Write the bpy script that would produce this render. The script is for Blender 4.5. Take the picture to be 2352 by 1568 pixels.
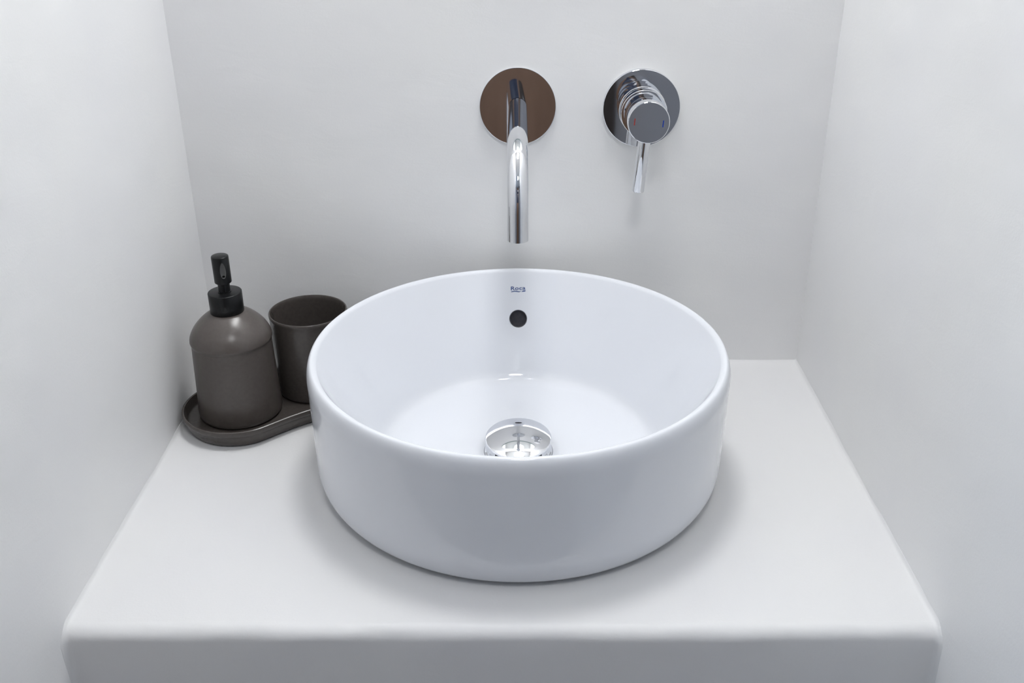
import bpy, bmesh, math, random
from mathutils import Vector, Matrix, noise

for o in list(bpy.data.objects):
    bpy.data.objects.remove(o, do_unlink=True)
scene = bpy.context.scene
C = scene.collection

# ------------------------------------------------------------------ camera
CAM_LOC = (0.00044, -0.89043, 0.58579)
PITCH, YAW, ROLL, FPX = 0.45952, -0.00741, -0.00544, 2284.8
cam_d = bpy.data.cameras.new('camera')
cam = bpy.data.objects.new('camera', cam_d)
C.objects.link(cam)
cam_d.sensor_fit = 'HORIZONTAL'
cam_d.sensor_width = 36.0
cam_d.lens = 36.0 * FPX / 2352.0
cam_d.clip_start = 0.01
_f = Vector((math.sin(YAW) * math.cos(PITCH), math.cos(YAW) * math.cos(PITCH), -math.sin(PITCH)))
_r = Vector((math.cos(YAW), -math.sin(YAW), 0))
_u = _r.cross(_f)
_r2 = _r * math.cos(ROLL) + _u * math.sin(ROLL)
_u2 = -_r * math.sin(ROLL) + _u * math.cos(ROLL)
cam.matrix_world = Matrix(((_r2.x, _u2.x, -_f.x, CAM_LOC[0]), (_r2.y, _u2.y, -_f.y, CAM_LOC[1]),
                           (_r2.z, _u2.z, -_f.z, CAM_LOC[2]), (0, 0, 0, 1)))
scene.camera = cam

# ------------------------------------------------------------------ world, light levels, exposure
world = bpy.data.worlds.new('world')
scene.world = world
world.use_nodes = True
world.node_tree.nodes['Background'].inputs[0].default_value = (0.75, 0.85, 1.0, 1)
world.node_tree.nodes['Background'].inputs[1].default_value = 0.3
LAMP_STRENGTH = 35.0            # round ceiling lamp over the basin
LAMP_COLOR = (0.985, 0.99, 1.0)
LAMP_XY = (0.02, 0.07)
LAMP_R = 0.135
FILL_LAMP_R = 0.125
FILL_LAMP_XY = (0.05, -1.0)    # unseen fill lamp, added to light the niche from the front
WINDOW_STRENGTH = 6.0           # frosted daylight window beside the niche
WINDOW_COLOR = (0.62, 0.78, 1.0)
scene.view_settings.view_transform = 'Standard'
scene.view_settings.look = 'None'
scene.view_settings.exposure = 0.0
scene.view_settings.gamma = 1.0
scene.view_settings.use_curve_mapping = False

# ------------------------------------------------------------------ main sizes (metres; counter top is z = 0, basin centre is x = y = 0)
WL, WR, D, F = -0.3832, 0.3527, 0.2342, 0.2535
CEIL, FLOOR, NICHE_END = 1.42, -0.85, -0.72
ROOM_L, ROOM_R, ROOM_B = -1.30, 1.00, -1.75

# ------------------------------------------------------------------ materials
def new_mat(name):
    m = bpy.data.materials.new(name)
    m.use_nodes = True
    nt = m.node_tree
    return m, nt, nt.nodes['Principled BSDF']

def simple(name, col, rough, metal=0.0, spec=0.5, coat=0.0):
    m, nt, b = new_mat(name)
    b.inputs['Base Color'].default_value = (*col, 1)
    b.inputs['Roughness'].default_value = rough
    b.inputs['Metallic'].default_value = metal
    b.inputs['Specular IOR Level'].default_value = spec
    b.inputs['Coat Weight'].default_value = coat
    b.inputs['Coat Roughness'].default_value = 0.05
    return m

def plaster(name, col_a, col_b, rough=0.5, bump=0.065, spec=0.35):
    m, nt, b = new_mat(name)
    n, l = nt.nodes, nt.links
    tc = n.new('ShaderNodeTexCoord')
    big = n.new('ShaderNodeTexNoise'); big.inputs['Scale'].default_value = 5.0; big.inputs['Detail'].default_value = 3
    l.new(tc.outputs['Object'], big.inputs['Vector'])
    rmp = n.new('ShaderNodeValToRGB')
    rmp.color_ramp.elements[0].position = 0.35; rmp.color_ramp.elements[0].color = (*col_a, 1)
    rmp.color_ramp.elements[1].position = 0.65; rmp.color_ramp.elements[1].color = (*col_b, 1)
    l.new(big.outputs['Fac'], rmp.inputs['Fac'])
    l.new(rmp.outputs['Color'], b.inputs['Base Color'])
    mp = n.new('ShaderNodeMapping'); mp.inputs['Scale'].default_value = (1.0, 1.0, 3.0)   # trowel marks run sideways
    l.new(tc.outputs['Object'], mp.inputs['Vector'])
    t1 = n.new('ShaderNodeTexNoise'); t1.inputs['Scale'].default_value = 22; t1.inputs['Detail'].default_value = 6
    t1.inputs['Distortion'].default_value = 0.6
    l.new(mp.outputs['Vector'], t1.inputs['Vector'])
    t2 = n.new('ShaderNodeTexNoise'); t2.inputs['Scale'].default_value = 480; t2.inputs['Detail'].default_value = 2
    l.new(tc.outputs['Object'], t2.inputs['Vector'])
    b1 = n.new('ShaderNodeBump'); b1.inputs['Strength'].default_value = bump; b1.inputs['Distance'].default_value = 0.006
    l.new(t1.outputs['Fac'], b1.inputs['Height'])
    b2 = n.new('ShaderNodeBump'); b2.inputs['Strength'].default_value = 0.10; b2.inputs['Distance'].default_value = 0.0006
    l.new(t2.outputs['Fac'], b2.inputs['Height'])
    l.new(b1.outputs['Normal'], b2.inputs['Normal'])
    l.new(b2.outputs['Normal'], b.inputs['Normal'])
    b.inputs['Roughness'].default_value = rough
    b.inputs['Specular IOR Level'].default_value = spec
    return m

def emitter(name, col, strength):
    m, nt, b = new_mat(name)
    b.inputs['Base Color'].default_value = (0.8, 0.8, 0.8, 1)
    b.inputs['Emission Color'].default_value = (*col, 1)
    b.inputs['Emission Strength'].default_value = strength
    return m

def speckled(name, ca, cb, rough, scale=260, spec=0.5, bump=0.05):
    m, nt, b = new_mat(name)
    n, l = nt.nodes, nt.links
    tc = n.new('ShaderNodeTexCoord')
    t = n.new('ShaderNodeTexNoise'); t.inputs['Scale'].default_value = scale; t.inputs['Detail'].default_value = 3
    l.new(tc.outputs['Object'], t.inputs['Vector'])
    r = n.new('ShaderNodeValToRGB')
    r.color_ramp.elements[0].position = 0.3; r.color_ramp.elements[0].color = (*ca, 1)
    r.color_ramp.elements[1].position = 0.7; r.color_ramp.elements[1].color = (*cb, 1)
    l.new(t.outputs['Fac'], r.inputs['Fac']); l.new(r.outputs['Color'], b.inputs['Base Color'])
    bp = n.new('ShaderNodeBump'); bp.inputs['Strength'].default_value = bump; bp.inputs['Distance'].default_value = 0.0004
    l.new(t.outputs['Fac'], bp.inputs['Height']); l.new(bp.outputs['Normal'], b.inputs['Normal'])
    b.inputs['Roughness'].default_value = rough
    b.inputs['Specular IOR Level'].default_value = spec
    return m

def wood(name, ca, cb):
    m, nt, b = new_mat(name)
    n, l = nt.nodes, nt.links
    tc = n.new('ShaderNodeTexCoord')
    mp = n.new('ShaderNodeMapping'); mp.inputs['Scale'].default_value = (14, 14, 0.9)
    l.new(tc.outputs['Object'], mp.inputs['Vector'])
    t = n.new('ShaderNodeTexNoise'); t.inputs['Scale'].default_value = 4; t.inputs['Detail'].default_value = 6
    l.new(mp.outputs['Vector'], t.inputs['Vector'])
    r = n.new('ShaderNodeValToRGB')
    r.color_ramp.elements[0].position = 0.3; r.color_ramp.elements[0].color = (*ca, 1)
    r.color_ramp.elements[1].position = 0.7; r.color_ramp.elements[1].color = (*cb, 1)
    l.new(t.outputs['Fac'], r.inputs['Fac']); l.new(r.outputs['Color'], b.inputs['Base Color'])
    b.inputs['Roughness'].default_value = 0.45
    return m

M = {}
M['wall'] = plaster('wall_plaster', (0.825, 0.825, 0.83), (0.845, 0.845, 0.838))
M['counter'] = plaster('counter_plaster', (0.72, 0.72, 0.727), (0.738, 0.738, 0.735), rough=0.42, bump=0.04)
M['ceiling'] = plaster('ceiling_plaster', (0.83, 0.83, 0.83), (0.85, 0.85, 0.84), rough=0.8)
M['floor'] = plaster('floor_cement', (0.16, 0.155, 0.15), (0.20, 0.195, 0.19), rough=0.6)
M['ceramic'] = simple('white_glazed_ceramic', (0.735, 0.755, 0.795), 0.06, spec=0.5)
M['hole_shade'] = speckled('overflow_hole_shade', (0.070, 0.070, 0.080), (0.095, 0.092, 0.105), 0.8)  # dark grey carries the shade inside the enclosed overflow hole
M['chrome'] = simple('polished_chrome', (0.78, 0.79, 0.815), 0.035, metal=1.0)
M['brown'] = speckled('taupe_stoneware', (0.086, 0.073, 0.066), (0.098, 0.085, 0.077), 0.29)
M['brown_gloss'] = speckled('taupe_stoneware_satin', (0.066, 0.057, 0.052), (0.076, 0.066, 0.060), 0.26)
M['black'] = speckled('black_plastic', (0.006, 0.0065, 0.007), (0.008, 0.0085, 0.009), 0.30, scale=500, spec=0.3)
M['recess_light'] = simple('recess_light_grey', (0.085, 0.085, 0.084), 0.4)  # paler than the black pump: light on the scoop put into the colour
M['void'] = simple('dark_tube_inside', (0.002, 0.002, 0.002), 0.8, spec=0.1)
M['blue_print'] = simple('navy_print', (0.045, 0.085, 0.24), 0.3)
M['red'] = simple('red_enamel', (0.30, 0.025, 0.02), 0.35)
M['blue'] = simple('blue_enamel', (0.005, 0.04, 0.33), 0.35)
M['rubber'] = simple('black_rubber', (0.01, 0.01, 0.01), 0.6)
M['mirror'] = simple('silvered_glass', (0.93, 0.95, 0.94), 0.01, metal=1.0)
M['glass_edge'] = simple('green_glass_edge', (0.10, 0.32, 0.26), 0.1)
M['lamp'] = emitter('lit_lamp_diffuser', LAMP_COLOR, LAMP_STRENGTH)
M['window'] = emitter('daylit_frosted_glass', WINDOW_COLOR, WINDOW_STRENGTH)
M['white_metal'] = simple('white_painted_metal', (0.8, 0.8, 0.8), 0.4)
M['rear_paint'] = plaster('slate_paint', (0.33, 0.33, 0.35), (0.36, 0.36, 0.38), rough=0.6)
M['dark_wood'] = wood('dark_stained_wood', (0.035, 0.026, 0.022), (0.05, 0.038, 0.032))
M['night_glass'] = simple('dark_door_glass', (0.035, 0.045, 0.075), 0.08)
M['door'] = wood('brown_wood', (0.185, 0.105, 0.066), (0.235, 0.137, 0.088))

# ------------------------------------------------------------------ helpers
def finish(name, bm, mat, parent=None, angle=35, smooth=True):
    bmesh.ops.recalc_face_normals(bm, faces=bm.faces)
    me = bpy.data.meshes.new(name)
    bm.to_mesh(me); bm.free()
    return finish_me(name, me, mat, parent, angle, smooth)

def finish_me(name, me, mat, parent=None, angle=35, smooth=True):
    if smooth:
        me.polygons.foreach_set('use_smooth', [True] * len(me.polygons))
        me.set_sharp_from_angle(angle=math.radians(angle))
    for mm in (mat if isinstance(mat, (list, tuple)) else [mat]):
        me.materials.append(M[mm])
    o = bpy.data.objects.new(name, me)
    C.objects.link(o)
    if parent:
        o.parent = parent
    return o

def tag(o, label, cat, group=None):
    o['label'] = label
    o['category'] = cat
    if group:
        o['group'] = group
    return o

def struct(o):
    o['kind'] = 'structure'
    return o

def thing(name, label, cat, loc=(0, 0, 0), rot=(0, 0, 0)):
    o = bpy.data.objects.new(name, None)
    C.objects.link(o)
    o.location = loc
    o.rotation_euler = rot
    o.empty_display_size = 0.03
    return tag(o, label, cat)

def lathe_bm(profile, segs=96, closed=False, bm=None, mtx=None):
    """profile of (r, z); r = 0 becomes one pole vertex; revolves about z"""
    bm = bm or bmesh.new()
    mtx = mtx or Matrix.Identity(4)
    rings = []
    for r, z in profile:
        if r < 1e-7:
            rings.append([bm.verts.new(mtx @ Vector((0, 0, z)))])
        else:
            rings.append([bm.verts.new(mtx @ Vector((r * math.cos(2 * math.pi * k / segs), r * math.sin(2 * math.pi * k / segs), z))) for k in range(segs)])
    pairs = list(zip(rings[:-1], rings[1:]))
    if closed:
        pairs.append((rings[-1], rings[0]))
    for a, b in pairs:
        for k in range(segs):
            k2 = (k + 1) % segs
            if len(a) == 1 and len(b) == 1:
                continue
            if len(a) == 1:
                bm.faces.new((a[0], b[k], b[k2]))
            elif len(b) == 1:
                bm.faces.new((a[k], a[k2], b[0]))
            else:
                bm.faces.new((a[k], a[k2], b[k2], b[k]))
    return bm

def arc(cx, cz, r, a0, a1, n=8):
    return [(cx + r * math.cos(math.radians(a0 + (a1 - a0) * i / n)), cz + r * math.sin(math.radians(a0 + (a1 - a0) * i / n))) for i in range(n + 1)]

def line(p, q, n):
    return [(p[0] + (q[0] - p[0]) * i / n, p[1] + (q[1] - p[1]) * i / n) for i in range(1, n)]

def box_bm(x0, x1, y0, y1, z0, z1, bevel=0.0, bm=None):
    bm = bm or bmesh.new()
    vs = [bm.verts.new((x, y, z)) for x in (x0, x1) for y in (y0, y1) for z in (z0, z1)]
    fs = [(0, 1, 3, 2), (4, 6, 7, 5), (0, 4, 5, 1), (2, 3, 7, 6), (0, 2, 6, 4), (1, 5, 7, 3)]
    faces = [bm.faces.new([vs[i] for i in f]) for f in fs]
    if bevel > 0:
        eds = {e for f in faces for e in f.edges}
        bmesh.ops.bevel(bm, geom=list(eds), offset=bevel, segments=3, affect='EDGES', profile=0.5)
    return bm

def tube_bm(pts, r, segs=48, caps=True):
    """round tube along a list of points lying in one plane x = const, swept with a fixed x axis"""
    bm = bmesh.new()
    rings = []
    for i, p in enumerate(pts):
        a = pts[max(i - 1, 0)]; b = pts[min(i + 1, len(pts) - 1)]
        t = (Vector(b) - Vector(a)).normalized()
        ux = Vector((1, 0, 0)); uy = t.cross(ux).normalized()
        rings.append([bm.verts.new(Vector(p) + r * (ux * math.cos(2 * math.pi * k / segs) + uy * math.sin(2 * math.pi * k / segs))) for k in range(segs)])
    for a, b in zip(rings[:-1], rings[1:]):
        for k in range(segs):
            bm.faces.new((a[k], a[(k + 1) % segs], b[(k + 1) % segs], b[k]))
    if caps:
        bm.faces.new(rings[0]); bm.faces.new(rings[-1])
    return bm

def boolean_cut(obj, cutters):
    """cut and bake to plain mesh data"""
    for c in cutters:
        md = obj.modifiers.new('cut', 'BOOLEAN')
        md.operation = 'DIFFERENCE'; md.solver = 'EXACT'; md.object = c; md.material_mode = 'TRANSFER'
    dg = bpy.context.evaluated_depsgraph_get(); dg.update()
    me = bpy.data.meshes.new_from_object(obj.evaluated_get(dg))
    obj.modifiers.clear()
    obj.data = me
    for c in cutters:
        bpy.data.objects.remove(c, do_unlink=True)
    return obj

# ------------------------------------------------------------------ room shell
def wall_sheet(name, origin, du, dv, nrm, nu, nv, amp, mat='wall', thick=0.08, edge_keep=False):
    """hand-trowelled wall: a slab whose visible face wanders by a fraction of a millimetre"""
    bm = bmesh.new()
    O, U, V, N = Vector(origin), Vector(du), Vector(dv), Vector(nrm)
    g = []
    for i in range(nu + 1):
        row = []
        for j in range(nv + 1):
            p = O + U * (i / nu) + V * (j / nv)
            d = noise.fractal(p * 9.0, 1.0, 2.0, 3) * amp
            row.append(bm.verts.new(p + N * d))
        g.append(row)
    for i in range(nu):
        for j in range(nv):
            bm.faces.new((g[i][j], g[i + 1][j], g[i + 1][j + 1], g[i][j + 1]))
    # sides and back of the slab
    border = [g[i][0] for i in range(nu + 1)] + [g[nu][j] for j in range(1, nv + 1)] + \
             [g[i][nv] for i in range(nu - 1, -1, -1)] + [g[0][j] for j in range(nv - 1, 0, -1)]
    back = [bm.verts.new(v.co - N * thick) for v in border]
    nb = len(border)
    for k in range(nb):
        bm.faces.new((border[k], border[(k + 1) % nb], back[(k + 1) % nb], back[k]))
    bm.faces.new(back)
    return struct(finish(name, bm, mat, angle=40))

wall_sheet('wall_back', (WL - 0.04, D, FLOOR), (WR - WL + 0.08, 0, 0), (0, 0, CEIL - FLOOR), (0, -1, 0), 90, 260, 0.0008)
wall_sheet('wall_left', (WL, NICHE_END, FLOOR), (0, D - NICHE_END + 0.03, 0), (0, 0, CEIL - FLOOR), (1, 0, 0), 110, 260, 0.0010)
wall_sheet('wall_right', (WR, NICHE_END, FLOOR), (0, D - NICHE_END + 0.03, 0), (0, 0, CEIL - FLOOR), (-1, 0, 0), 110, 260, 0.0010)
struct(finish('floor', box_bm(ROOM_L - 0.1, ROOM_R + 0.1, ROOM_B - 0.1, D + 0.1, FLOOR - 0.1, FLOOR), 'floor', smooth=False))
struct(finish('ceiling', box_bm(ROOM_L - 0.1, ROOM_R + 0.1, ROOM_B - 0.1, D + 0.1, CEIL, CEIL + 0.1), 'ceiling', smooth=False))
# the wider room the photographer stands in
struct(finish('wall_pier_left', box_bm(ROOM_L - 0.1, WL - 0.08, NICHE_END, NICHE_END + 0.1, FLOOR, CEIL), 'wall', smooth=False))
struct(finish('wall_pier_right', box_bm(WR + 0.08, ROOM_R + 0.1, NICHE_END, NICHE_END + 0.1, FLOOR, CEIL), 'wall', smooth=False))
struct(finish('wall_rear', box_bm(ROOM_L - 0.1, ROOM_R + 0.1, ROOM_B - 0.1, ROOM_B, FLOOR, CEIL), 'rear_paint', smooth=False))
struct(finish('wall_far_right', box_bm(ROOM_R, ROOM_R + 0.1, ROOM_B, NICHE_END, FLOOR, CEIL), 'wall', smooth=False))
# left room wall with a window opening
WY0, WY1, WZ0, WZ1 = -1.55, -0.95, 0.00, 1.10
bm = bmesh.new()
box_bm(ROOM_L - 0.1, ROOM_L, ROOM_B, WY0, FLOOR, CEIL, bm=bm)
box_bm(ROOM_L - 0.1, ROOM_L, WY1, NICHE_END, FLOOR, CEIL, bm=bm)
box_bm(ROOM_L - 0.1, ROOM_L, WY0, WY1, FLOOR, WZ0, bm=bm)
box_bm(ROOM_L - 0.1, ROOM_L, WY0, WY1, WZ1, CEIL, bm=bm)
struct(finish('wall_far_left', bm, 'wall', smooth=False))
win = struct(finish('window_1', box_bm(ROOM_L - 0.07, ROOM_L - 0.06, WY0 + 0.04, WY1 - 0.04, WZ0 + 0.04, WZ1 - 0.04), 'window', smooth=False))
bm = bmesh.new()
for a in ((WY0, WY0 + 0.05, WZ0, WZ1), (WY1 - 0.05, WY1, WZ0, WZ1), (WY0, WY1, WZ0, WZ0 + 0.05), (WY0, WY1, WZ1 - 0.05, WZ1), ((WY0 + WY1) / 2 - 0.02, (WY0 + WY1) / 2 + 0.02, WZ0, WZ1)):
    box_bm(ROOM_L - 0.085, ROOM_L - 0.045, *a, bm=bm)
finish('window_frame', bm, 'white_metal', win, smooth=False)
bm = bmesh.new()
for a in ((-0.36, 0.20, FLOOR, 0.36), (-0.36, -0.30, 0.36, 1.22), (0.14, 0.20, 0.36, 1.22), (-0.30, 0.14, 1.14, 1.22)):
    box_bm(a[0], a[1], ROOM_B + 0.002, ROOM_B + 0.045, a[2], a[3], bm=bm)
door = struct(finish('door_1', bm, 'door', smooth=False))
finish('glass_pane', box_bm(-0.31, 0.15, ROOM_B + 0.018, ROOM_B + 0.026, 0.35, 1.15), 'night_glass', door, smooth=False)
bm = bmesh.new()
for a in ((-0.44, -0.365, FLOOR, 1.30), (0.205, 0.30, FLOOR, 1.30), (-0.365, 0.205, 1.225, 1.30)):
    box_bm(a[0], a[1], ROOM_B + 0.001, ROOM_B + 0.03, a[2], a[3], bm=bm)
finish('door_frame', bm, 'dark_wood', door, smooth=False)

# ------------------------------------------------------------------ masonry counter
def counter():
    bm = bmesh.new()
    RB = 0.012
    prof = [(D + 0.02, 0.0), (D + 0.0015, 0.0)]
    prof += [(D - 0.0005, 0.0), (D - 0.003, 0.0), (D - 0.006, 0.0)]
    ny = 60
    y1 = -F + RB
    prof += [(D - 0.006 + (y1 - D + 0.006) * k / ny, 0.0) for k in range(1, ny + 1)]
    prof += [(-F + RB - RB * math.sin(a), -RB + RB * math.cos(a)) for a in [math.pi / 2 * k / 10 for k in range(1, 11)]]
    prof += [(-F, -RB - 0.30 * k / 30) for k in range(1, 31)]
    xs = [WL - 0.004, WL, WL + 0.0012, WL + 0.0025, WL + 0.004, WL + 0.006, WL + 0.009]
    n = 150
    xs += [WL + 0.009 + (WR - WL - 0.018) * k / n for k in range(1, n)]
    xs += [WR - 0.009, WR - 0.006, WR - 0.004, WR - 0.0025, WR - 0.0012, WR, WR + 0.004]
    grid = []
    for x in xs:
        row = []
        dl = min(x - WL, WR - x)
        cove = 0.0
        if dl < 0.006:
            t = max(dl, 0) / 0.006
            cove = 0.004 * (1 - math.sqrt(max(0.0, 1 - (1 - t) ** 2)))
        for k, (y, z) in enumerate(prof):
            p = Vector((x, y, z))
            w = noise.fractal(Vector((x * 8, y * 8, z * 8)), 1.0, 2.0, 3) * 0.0007
            w *= min(1.0, max(0.0, (math.hypot(x, y) - 0.215) / 0.04)) if z > -1e-6 else 1.0   # level where the basin stands
            e = noise.fractal(Vector((x * 14, 3.3, z * 30)), 1.0, 2.2, 4)
            edge = max(0.0, 1 - abs(math.hypot(y + F, z) - 0.004) / 0.02)
            if z > -1e-6:
                up = 1.0
            elif z > -RB:
                up = (z + RB) / RB
            else:
                up = 0.0
            db = D - y
            cb = 0.0
            if up == 1.0 and db < 0.006:
                t = max(db, 0) / 0.006
                cb = 0.004 * (1 - math.sqrt(max(0.0, 1 - (1 - t) ** 2)))
            p.z += up * (w + max(cove, cb)) + edge * e * 0.0012
            p.y -= (1 - up) * (w + cove * 1.6) - edge * e * 0.0012
            row.append(bm.verts.new(p))
        grid.append(row)
    m = len(prof)
    for i in range(len(xs) - 1):
        for j in range(m - 1):
            bm.faces.new((grid[i][j], grid[i][j + 1], grid[i + 1][j + 1], grid[i + 1][j]))
    # closing faces: underside, back, ends
    bb = [bm.verts.new((row[0].co.x, D + 0.02, prof[-1][1])) for row in grid]
    for i in range(len(xs) - 1):
        bm.faces.new((grid[i][-1], bb[i], bb[i + 1], grid[i + 1][-1]))
        bm.faces.new((bb[i], grid[i][0], grid[i + 1][0], bb[i + 1]))
    bm.faces.new(grid[0] + [bb[0]]); bm.faces.new(grid[-1] + [bb[-1]])
    o = finish('counter', bm, 'counter', angle=60)
    return tag(o, 'white plastered masonry counter with rounded front edge, built between the walls', 'counter')
counter()

# ------------------------------------------------------------------ wash basin
INNER_A, INNER_B = (0.1455, 0.0345), (0.1991, 0.1366)      # straight inner wall
def inner_at(z):
    t = (z - INNER_A[1]) / (INNER_B[1] - INNER_A[1])
    return INNER_A[0] + t * (INNER_B[0] - INNER_A[0])
WALL_T = math.atan2(INNER_B[1] - INNER_A[1], INNER_B[0] - INNER_A[0])   # slope of inner wall

basin = thing('wash_basin', 'round white glazed ceramic vessel basin standing on the counter', 'basin', (0, 0, 0.0004))
def basin_body():
    p = []
    p += [(0.024, 0.0), (0.10, 0.0), (0.180, 0.0)]
    for k in range(17):                                         # rounded foot
        a = math.radians(-90 + 90 * k / 16)
        p.append((0.184 + 0.024 * math.cos(a), 0.030 + 0.030 * math.sin(a)))
    p += line(p[-1], (0.2098, 0.1235), 24)
    for k in range(19):                                         # broad rounded rim
        a = math.radians(90 * k / 18)
        p.append((0.2045 + 0.0055 * math.cos(a), 0.1240 + 0.0160 * math.sin(a)))
    p += arc(0.2045, 0.1340, 0.0060, 90, 90 + math.degrees(WALL_T), 14)[1:]   # inner lip, tangent to the wall
    bx, bz = p[-1]
    p += line((bx, bz), INNER_A, 46)
    # fillet to the floor
    p += [INNER_A, (0.1425, 0.0300), (0.1395, 0.0272), (0.1355, 0.0254), (0.130, 0.0243), (0.122, 0.0236)]
    p += line((0.122, 0.0236), (0.045, 0.0192), 14)
    p += [(0.045, 0.0192), (0.0400, 0.0184), (0.0365, 0.0165), (0.0350, 0.0140), (0.0345, 0.0120), (0.024, 0.0120)]
    me_o = finish('body', lathe_bm(p, 256, closed=True), 'ceramic', basin, angle=40)
    return me_o
body = basin_body()
HOLE_Z = 0.0890
hr = inner_at(HOLE_Z)
n_in = Vector((0, -math.sin(WALL_T), math.cos(WALL_T)))       # wall normal, pointing into the bowl
def hole_mtx(off):
    zc = n_in
    xc = Vector((1, 0, 0)); yc = zc.cross(xc)
    c = Vector((0, hr, HOLE_Z)) + n_in * off
    return Matrix(((xc.x, yc.x, zc.x, c.x), (xc.y, yc.y, zc.y, c.y), (xc.z, yc.z, zc.z, c.z), (0, 0, 0, 1)))
RH = 0.0103
cut = finish('cutter', lathe_bm([(0, -0.0125), (RH, -0.0125), (RH, -0.0007), (RH + 0.0001, -0.0003), (RH + 0.0004, 0.0001), (RH + 0.0004, 0.006), (0, 0.006)], 64, mtx=hole_mtx(0)), 'ceramic', smooth=False)
body = boolean_cut(body, [cut])
body.data.polygons.foreach_set('use_smooth', [True] * len(body.data.polygons))
body.data.set_sharp_from_angle(angle=math.radians(28))
ch = finish('overflow_channel', lathe_bm([(0, -0.0118), (RH - 0.0008, -0.0118), (RH - 0.0002, -0.011), (RH - 0.0001, -0.0016), (RH - 0.0006, -0.0016), (RH - 0.0012, -0.0105), (0, -0.0108)], 64, mtx=hole_mtx(0)), 'hole_shade', basin)  # blind cup, painted dark for the shade of the cavity
ch['label'] = 'dark round overflow hole'

# printed logo: 8.4 crop pixels per photo pixel; origin at the middle of the word
LOGO_Z = 0.1195
def logo_pt(u, v, lift=0.00025):
    """u right, v up (metres) on the inner wall at the back"""
    s = v
    z = LOGO_Z + s * math.sin(WALL_T)
    r = inner_at(z) - lift / math.sin(WALL_T)
    a = u / r
    return Vector((r * math.sin(a), r * math.cos(a), z))
K = 0.0000605
def logo():
    fc = bpy.data.curves.new('logo_text', 'FONT')
    fc.body = 'Roca'
    fc.size = 1.0
    fc.offset = 0.014
    fc.space_character = 1.06
    fc.resolution_u = 8
    to = bpy.data.objects.new('logo_text', fc)
    C.objects.link(to)
    dg = bpy.context.evaluated_depsgraph_get(); dg.update()
    me = bpy.data.meshes.new_from_object(to.evaluated_get(dg))
    bpy.data.objects.remove(to, do_unlink=True)
    bm = bmesh.new(); bm.from_mesh(me)
    bmesh.ops.triangulate(bm, faces=bm.faces)
    xs = [v.co.x for v in bm.verts]; x0, x1 = min(xs), max(xs)
    Rtop = max(v.co.y for v in bm.verts)
    for v in bm.verts:
        t = (v.co.x - x0) / (x1 - x0)
        u = (-142 + 284 * t) * K
        base = -322 + 14 * t                                   # baseline climbs to the right
        vv = (base + 305 + v.co.y / Rtop * (70 - 4 * t)) * K * 1.04
        v.co = logo_pt(u, vv)
    def poly(pts):
        vs = [bm.verts.new(logo_pt((x - 1183) * K, -(y - 305) * K * 1.04)) for x, y in pts]
        bm.faces.new(vs)
    top = [(1048, 346), (1070, 339), (1095, 334), (1120, 332), (1145, 333), (1170, 338), (1190, 343), (1210, 344), (1242, 334)]
    bot = [(1046, 359), (1068, 353), (1092, 349), (1118, 347), (1143, 349), (1166, 353), (1186, 357), (1206, 358), (1241, 336)]
    for i in range(len(top) - 1):
        poly([top[i], top[i + 1], bot[i + 1], bot[i]])
    poly([(1272, 329), (1327, 322), (1326, 343), (1252, 351)])
    bm2 = bm
    o = finish('logo_print', bm2, 'blue_print', basin, smooth=False)
    o['label'] = 'small navy printed word over a wavy underline'
logo()

# ------------------------------------------------------------------ pop-up drain
drain = thing('pop_up_drain', 'chrome pop-up drain with domed mirror cap in the basin floor', 'drain', (0, 0, 0.0125))
ring = [(0.0235, 0.0), (0.0335, 0.0), (0.0342, 0.0015), (0.0360, 0.0045), (0.0356, 0.0062), (0.0340, 0.0066), (0.0310, 0.0050), (0.0280, 0.0022), (0.0250, 0.0012), (0.0235, 0.0008)]
finish('flange', lathe_bm(ring, 96, closed=True), 'chrome', drain)
finish('seal', lathe_bm([(0, 0.0002), (0.0234, 0.0002), (0.0234, 0.0030), (0.0180, 0.0034), (0.0, 0.0034)], 64), 'rubber', drain)
finish('stem', lathe_bm([(0, 0.0035), (0.0075, 0.0035), (0.0075, 0.016), (0, 0.016)], 48), 'chrome', drain)
RC = 0.088
cap_p = [(0, 0.0)]
rc = 0.0340
zc = lambda r: math.sqrt(RC * RC - r * r) - RC
cap_p = [(rc * k / 24, zc(rc * k / 24)) for k in range(25)]
ez = zc(rc)
a_out = math.asin(rc / RC)
rr = 0.0016
cx_, cz_ = rc - rr * math.sin(a_out), ez - rr * math.cos(a_out)
cap_p += arc(cx_, cz_, rr, 90 - math.degrees(a_out) - 8, -80, 10)
cap_p += [(rc - 0.006, ez - 0.0042), (0.012, ez - 0.0042), (0.0, ez - 0.0042)]
cap = finish('cap', lathe_bm(cap_p, 128), 'chrome', drain, angle=50)
cap.location = (0, 0, 0.0268)
cap.rotation_euler = (math.radians(6.0), 0, 0)

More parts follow.
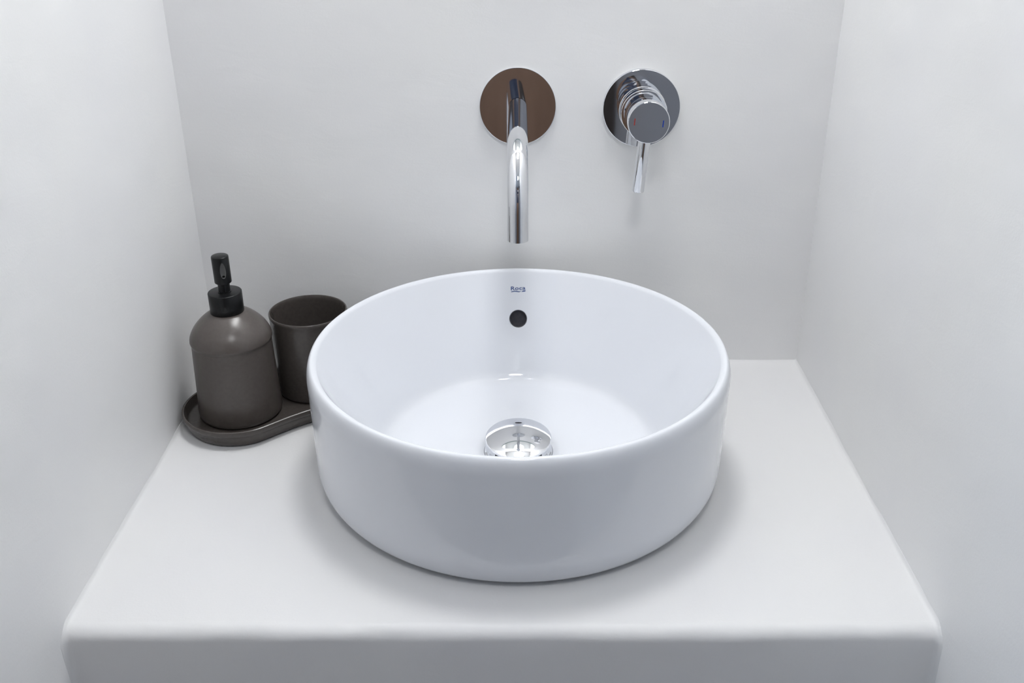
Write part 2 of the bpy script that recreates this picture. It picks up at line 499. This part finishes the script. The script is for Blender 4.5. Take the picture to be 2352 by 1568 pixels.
# ------------------------------------------------------------------ wall spout
PIPE_R = 0.0102
SZ = 0.3255
spout = thing('wall_spout', 'chrome wall-mounted spout curving down above the basin', 'tap', (0, D, SZ))
ty = Matrix.Rotation(math.radians(90), 4, 'X')               # local z becomes -y
plate = [(0, -0.001), (0.0418, -0.001), (0.0430, 0.0), (0.0432, 0.0033), (0.0430, 0.0037), (0.0427, 0.0038), (0.0425, 0.0038), (0.0, 0.0038)]
pl = finish('wall_plate', lathe_bm(plate, 128, mtx=ty), 'chrome', spout, angle=25)
pl.rotation_euler = (math.radians(-2.0), 0, math.radians(0.65))          # sits a touch out of true
REACH, BEND, DROP = D - 0.0235, 0.052, SZ - 0.2440
pts = [(0, -0.0048, 0)] + [(0, -0.0048 - (REACH - BEND - 0.0048) * k / 12, 0) for k in range(1, 13)]
for k in range(1, 25):
    a = math.pi / 2 * k / 24
    pts.append((0, -(REACH - BEND) - BEND * math.sin(a), -BEND + BEND * math.cos(a)))
for k in range(1, 9):
    pts.append((0, -REACH, -BEND - (DROP - BEND) * k / 8))
bm = tube_bm(pts, PIPE_R, 64, caps=False)
# lip and hollow outlet
end = [v for v in bm.verts if abs(v.co.z + DROP) < 1e-6]
c0 = Vector((0, -REACH, -DROP))
end.sort(key=lambda v: math.atan2(v.co.y + REACH, v.co.x))
prev = end
for rad, dz in ((PIPE_R - 0.0003, -0.0001), (PIPE_R - 0.0016, -0.0001), (PIPE_R - 0.0022, 0.0006), (PIPE_R - 0.0022, 0.012)):
    cur = [bm.verts.new(Vector((c0.x + (v.co.x - c0.x) / PIPE_R * rad, c0.y + (v.co.y - c0.y) / PIPE_R * rad, c0.z + dz))) for v in end] if prev is end else \
          [bm.verts.new(Vector((c0.x + e.x * rad, c0.y + e.y * rad, c0.z + dz))) for e in dirs]
    if prev is end:
        dirs = [Vector(((v.co.x - c0.x) / PIPE_R, (v.co.y - c0.y) / PIPE_R, 0)) for v in end]
    for k in range(len(cur)):
        k2 = (k + 1) % len(cur)
        bm.faces.new((prev[k], prev[k2], cur[k2], cur[k]))
    prev = cur
bm.faces.new(prev)
finish('pipe', bm, 'chrome', spout, angle=24)
finish('joint_ring', lathe_bm([(0.0, 0.0037), (PIPE_R - 0.0006, 0.0037), (PIPE_R - 0.0006, 0.0052), (0, 0.0052)], 64, mtx=ty), 'rubber', spout)

# ------------------------------------------------------------------ mixer valve
mixer = thing('mixer_valve', 'chrome single-lever mixer valve on a round wall plate beside the spout', 'tap', (0.1390, D, 0.3240), (0, math.radians(4.2), 0))
plate2 = [(0, -0.001), (0.0418, -0.001), (0.0432, 0.0), (0.0434, 0.0068), (0.0432, 0.0073), (0.0428, 0.0075), (0.0426, 0.0075), (0.0, 0.0075)]
finish('wall_plate', lathe_bm(plate2, 128, mtx=ty), 'chrome', mixer, angle=25)
tilt = Matrix.Rotation(math.radians(-0.8), 4, 'X')
tb = tilt @ ty
collar = [(0.0, 0.004), (0.0262, 0.004), (0.0264, 0.0080), (0.0264, 0.0170), (0.0258, 0.0180), (0.0245, 0.0183), (0.0245, 0.0200), (0.0254, 0.0204), (0.0256, 0.0220), (0.0256, 0.0320), (0.0250, 0.0330), (0.0225, 0.0332), (0.0, 0.0332)]
finish('collar', lathe_bm(collar, 96, mtx=tb), 'chrome', mixer, angle=25)
FACE = 0.0765
knob_p = [(0.0, 0.0325), (0.0215, 0.0325), (0.0215, 0.0400), (0.0221, 0.0404), (0.0224, 0.0412), (0.0224, FACE - 0.0012), (0.0221, FACE - 0.0003), (0.0215, FACE), (0.0213, FACE), (0.0, FACE)]
knob = finish('knob', lathe_bm(knob_p, 96, mtx=tb), 'chrome', mixer, angle=25)
for nm, x, mt in (('red_mark', -0.0152, 'red'), ('blue_mark', 0.0152, 'blue')):
    b_ = box_bm(x - 0.00055, x + 0.00055, -0.0036, 0.0036, FACE - 0.0002, FACE + 0.00015)
    bmesh.ops.transform(b_, matrix=tb, verts=b_.verts)
    mk = finish(nm, b_, mt, knob, smooth=False)
    mk['label'] = nm.split('_')[0] + ' temperature mark'
hm = tilt @ Matrix.Translation((0, -0.060, 0)) @ Matrix.Rotation(math.pi, 4, 'X')   # local z points down
handle_p = [(0, 0.018), (0.0068, 0.018), (0.0068, 0.0790), (0.0064, 0.0800), (0.0056, 0.0804), (0.0054, 0.0804), (0.0, 0.0804)]
finish('lever', lathe_bm(handle_p, 48, mtx=hm), 'chrome', mixer, angle=30)

# ------------------------------------------------------------------ tray
DX, DY = -0.3182, 0.0987
CX, CY = -0.2429, 0.1539
ang = math.atan2(CY - DY, CX - DX)
SEP = math.hypot(CX - DX, CY - DY)
mid = ((DX + CX) / 2 + 0.0042, (DY + CY) / 2 - 0.0052)
def peanut(r, waist, half, n=160):
    """two round ends of radius r joined by gently hollow sides"""
    out = []
    for k in range(n):
        a = 2 * math.pi * k / n
        x, y = r * math.cos(a), r * math.sin(a)
        out.append((x + (half if x > 0 else -half), y))
    res = []
    # resample with straight stretches, then pinch the middle
    pts = []
    for i in range(n):
        p, q = out[i], out[(i + 1) % n]
        m = 14 if abs(p[0] - q[0]) > half else 1
        for j in range(m):
            pts.append((p[0] + (q[0] - p[0]) * j / m, p[1] + (q[1] - p[1]) * j / m))
    L = half + r * 0.35
    for x, y in pts:
        s = 0.5 + 0.5 * math.cos(math.pi * min(1, abs(x) / L))
        res.append((x, y * (1 - waist / r * s)))
    return res
tray_half = SEP / 2 + 0.0020
lay = [(0.0545, 0.0), (0.0580, 0.0004), (0.0600, 0.0022), (0.0618, 0.0085), (0.0632, 0.0132), (0.0646, 0.0142), (0.0653, 0.0160),
       (0.0656, 0.0190), (0.0651, 0.0205), (0.0640, 0.0210), (0.0629, 0.0205), (0.0622, 0.0185), (0.0604, 0.0115), (0.0590, 0.0092), (0.0550, 0.0080)]
def make_tray():
    bm = bmesh.new()
    rings = []
    for r, z in lay:
        rings.append([bm.verts.new((x, y, z)) for x, y in peanut(r, 0.0050, tray_half)])
    n = len(rings[0])
    for a, b in zip(rings[:-1], rings[1:]):
        for k in range(n):
            bm.faces.new((a[k], a[(k + 1) % n], b[(k + 1) % n], b[k]))
    bm.faces.new(rings[0]); bm.faces.new(rings[-1])
    o = finish('accessory_tray', bm, 'brown_gloss', angle=45)
    o.location = (mid[0], mid[1], 0.0006)
    o.rotation_euler = (0, 0, ang)
    return tag(o, 'taupe peanut-shaped stoneware tray under the soap dispenser, against the left wall', 'tray')
make_tray()
TRAY_Z = 0.0088

# ------------------------------------------------------------------ soap dispenser
disp = thing('soap_dispenser', 'taupe stoneware soap dispenser with black pump standing on the tray', 'soap dispenser', (DX, DY, TRAY_Z))
z0 = TRAY_Z
bp = [(0.0, 0.0012), (0.038, 0.0012), (0.041, 0.0), (0.0438, 0.0004), (0.0457, 0.0026), (0.0466, 0.0068), (0.0465, 0.0120), (0.0459, 0.0190)]
bp += line((0.0459, 0.0190), (0.0434, 0.0890), 10)
bp += [(0.0434, 0.0892), (0.0434, 0.0907), (0.0437, 0.0917), (0.0443, 0.0929), (0.0446, 0.0941), (0.0445, 0.0952)]
dome = []
for k in range(1, 19):
    a = math.radians(90 * k / 20)
    r_ = 0.008 + (0.0445 - 0.008) * math.cos(a) ** 1.3
    if r_ > 0.0160:
        dome.append((r_, 0.0952 + 0.0340 * math.sin(a) ** 1.3))
bp += dome + [(0.0155, 0.1255), (0.0, 0.1255)]
finish('bottle', lathe_bm(bp, 128), 'brown', disp, angle=50)
zc0, zc1 = 0.1333 - z0, 0.1577 - z0
cp = [(0.0, zc0), (0.0176, zc0), (0.0181, zc0 + 0.0006), (0.0181, zc1 - 0.0008), (0.0177, zc1 - 0.0002), (0.0172, zc1), (0.0, zc1)]
co = finish('collar', lathe_bm(cp, 96), 'black', disp, angle=40)
co['label'] = 'black plastic screw collar'
zh0, zh1 = 0.1683 - z0, 0.1992 - z0
st = finish('stem', lathe_bm([(0.0, zc1), (0.0074, zc1), (0.0074, zc1 + 0.0008), (0.0064, zc1 + 0.0010), (0.0064, zh0 + 0.001), (0.0, zh0 + 0.001)], 64), 'black', disp, angle=40)
hp = [(0.0, zh0), (0.0082, zh0), (0.0089, zh0 + 0.0006), (0.0091, zh0 + 0.0014), (0.0092, zh1 - 0.0016), (0.0089, zh1 - 0.0005), (0.0082, zh1), (0.0, zh1 + 0.0001)]
head = finish('pump_head', lathe_bm(hp, 96), 'black', disp, angle=40)
# scooped spout recess facing the camera side, its light painted in paler grey
face_a = math.atan2(-0.89 - DY, 0.0 - DX) + math.radians(8)
fd = Vector((math.cos(face_a), math.sin(face_a), 0))
sd = Vector((-fd.y, fd.x, 0))
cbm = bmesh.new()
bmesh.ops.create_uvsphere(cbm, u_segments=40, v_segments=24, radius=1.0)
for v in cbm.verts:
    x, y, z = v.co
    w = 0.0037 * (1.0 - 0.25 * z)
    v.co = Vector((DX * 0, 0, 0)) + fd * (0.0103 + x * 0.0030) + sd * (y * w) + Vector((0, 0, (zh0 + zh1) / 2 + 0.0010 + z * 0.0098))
cutter = finish('cutter', cbm, 'recess_light', disp)
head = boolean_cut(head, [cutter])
head.data.polygons.foreach_set('use_smooth', [True] * len(head.data.polygons))
head.data.set_sharp_from_angle(angle=math.radians(35))
# nozzle at the bottom of the recess
nz_c = fd * 0.0083 + Vector((0, 0, zh0 + 0.0088))
ax_ = (fd - Vector((0, 0, 0.15))).normalized()
s2 = ax_.cross(Vector((0, 0, 1))).normalized(); u2 = s2.cross(ax_)
nm_ = Matrix(((s2.x, u2.x, ax_.x, nz_c.x), (s2.y, u2.y, ax_.y, nz_c.y), (s2.z, u2.z, ax_.z, nz_c.z), (0, 0, 0, 1)))
finish('nozzle', lathe_bm([(0.0, -0.0020), (0.0018, -0.0020), (0.0018, 0.0002), (0.0016, 0.0003), (0.0, 0.0003)], 32, mtx=nm_), 'void', head)

# ------------------------------------------------------------------ tumbler
tum = [(0.0, 0.0010), (0.0360, 0.0010), (0.0385, 0.0), (0.0412, 0.0006), (0.0428, 0.0030), (0.0434, 0.0060)]
tum += line((0.0434, 0.0060), (0.0441, 0.0930), 10)
tum += [(0.0441, 0.0930), (0.0443, 0.0970), (0.0448, 0.0988), (0.0450, 0.1005), (0.0448, 0.1020), (0.0440, 0.1029), (0.0431, 0.1027), (0.0424, 0.1012), (0.0420, 0.0970)]
tum += line((0.0420, 0.0970), (0.0395, 0.0100), 10)
tum += [(0.0395, 0.0100), (0.0375, 0.0070), (0.0330, 0.0058), (0.0, 0.0055)]
cup = finish('tumbler', lathe_bm(tum, 128), 'brown_gloss', angle=50)
cup.location = (CX, CY, TRAY_Z)
cup.scale = (1, 1, 0.985)
tag(cup, 'empty taupe stoneware tumbler on the tray, partly hidden by the basin', 'cup')

# ------------------------------------------------------------------ wall mirror above the taps (seen only reflected in the drain cap)
MZ0, MR = 0.49, 0.25
mir = thing('wall_mirror', 'round frameless wall mirror above the taps, seen reflected in the drain cap', 'mirror', (0, D, MZ0 + MR))
finish('silvered_pane', lathe_bm([(0, 0.002), (MR - 0.0020, 0.002), (MR - 0.0020, 0.0062), (MR - 0.0022, 0.0062), (0, 0.0062)], 160, mtx=ty), 'mirror', mir, angle=20)
finish('glass_edge', lathe_bm([(MR - 0.0019, 0.0012), (MR, 0.0012), (MR, 0.0056), (MR - 0.0019, 0.0060)], 160, closed=True, mtx=ty), 'glass_edge', mir, angle=30)

# ------------------------------------------------------------------ ceiling lamp and added fill lamp
for lx_, ly_, LR, lab in ((LAMP_XY[0], LAMP_XY[1], LAMP_R, 'round white ceiling lamp above the basin'), (FILL_LAMP_XY[0], FILL_LAMP_XY[1], FILL_LAMP_R, 'round fill lamp added on the ceiling before the niche, unseen')):
    lamp = thing('ceiling_lamp', lab, 'lamp', (lx_, ly_, CEIL))
    finish('housing', lathe_bm([(0, 0.0), (LR + 0.015, 0.0), (LR + 0.015, -0.03), (LR + 0.003, -0.034), (LR + 0.003, -0.012), (0, -0.012)], 96), 'white_metal', lamp, angle=30)
    finish('diffuser', lathe_bm([(0, -0.014), (LR, -0.014), (LR, -0.030), (LR * 0.97, -0.033), (0, -0.036)], 96), 'lamp', lamp, angle=30)
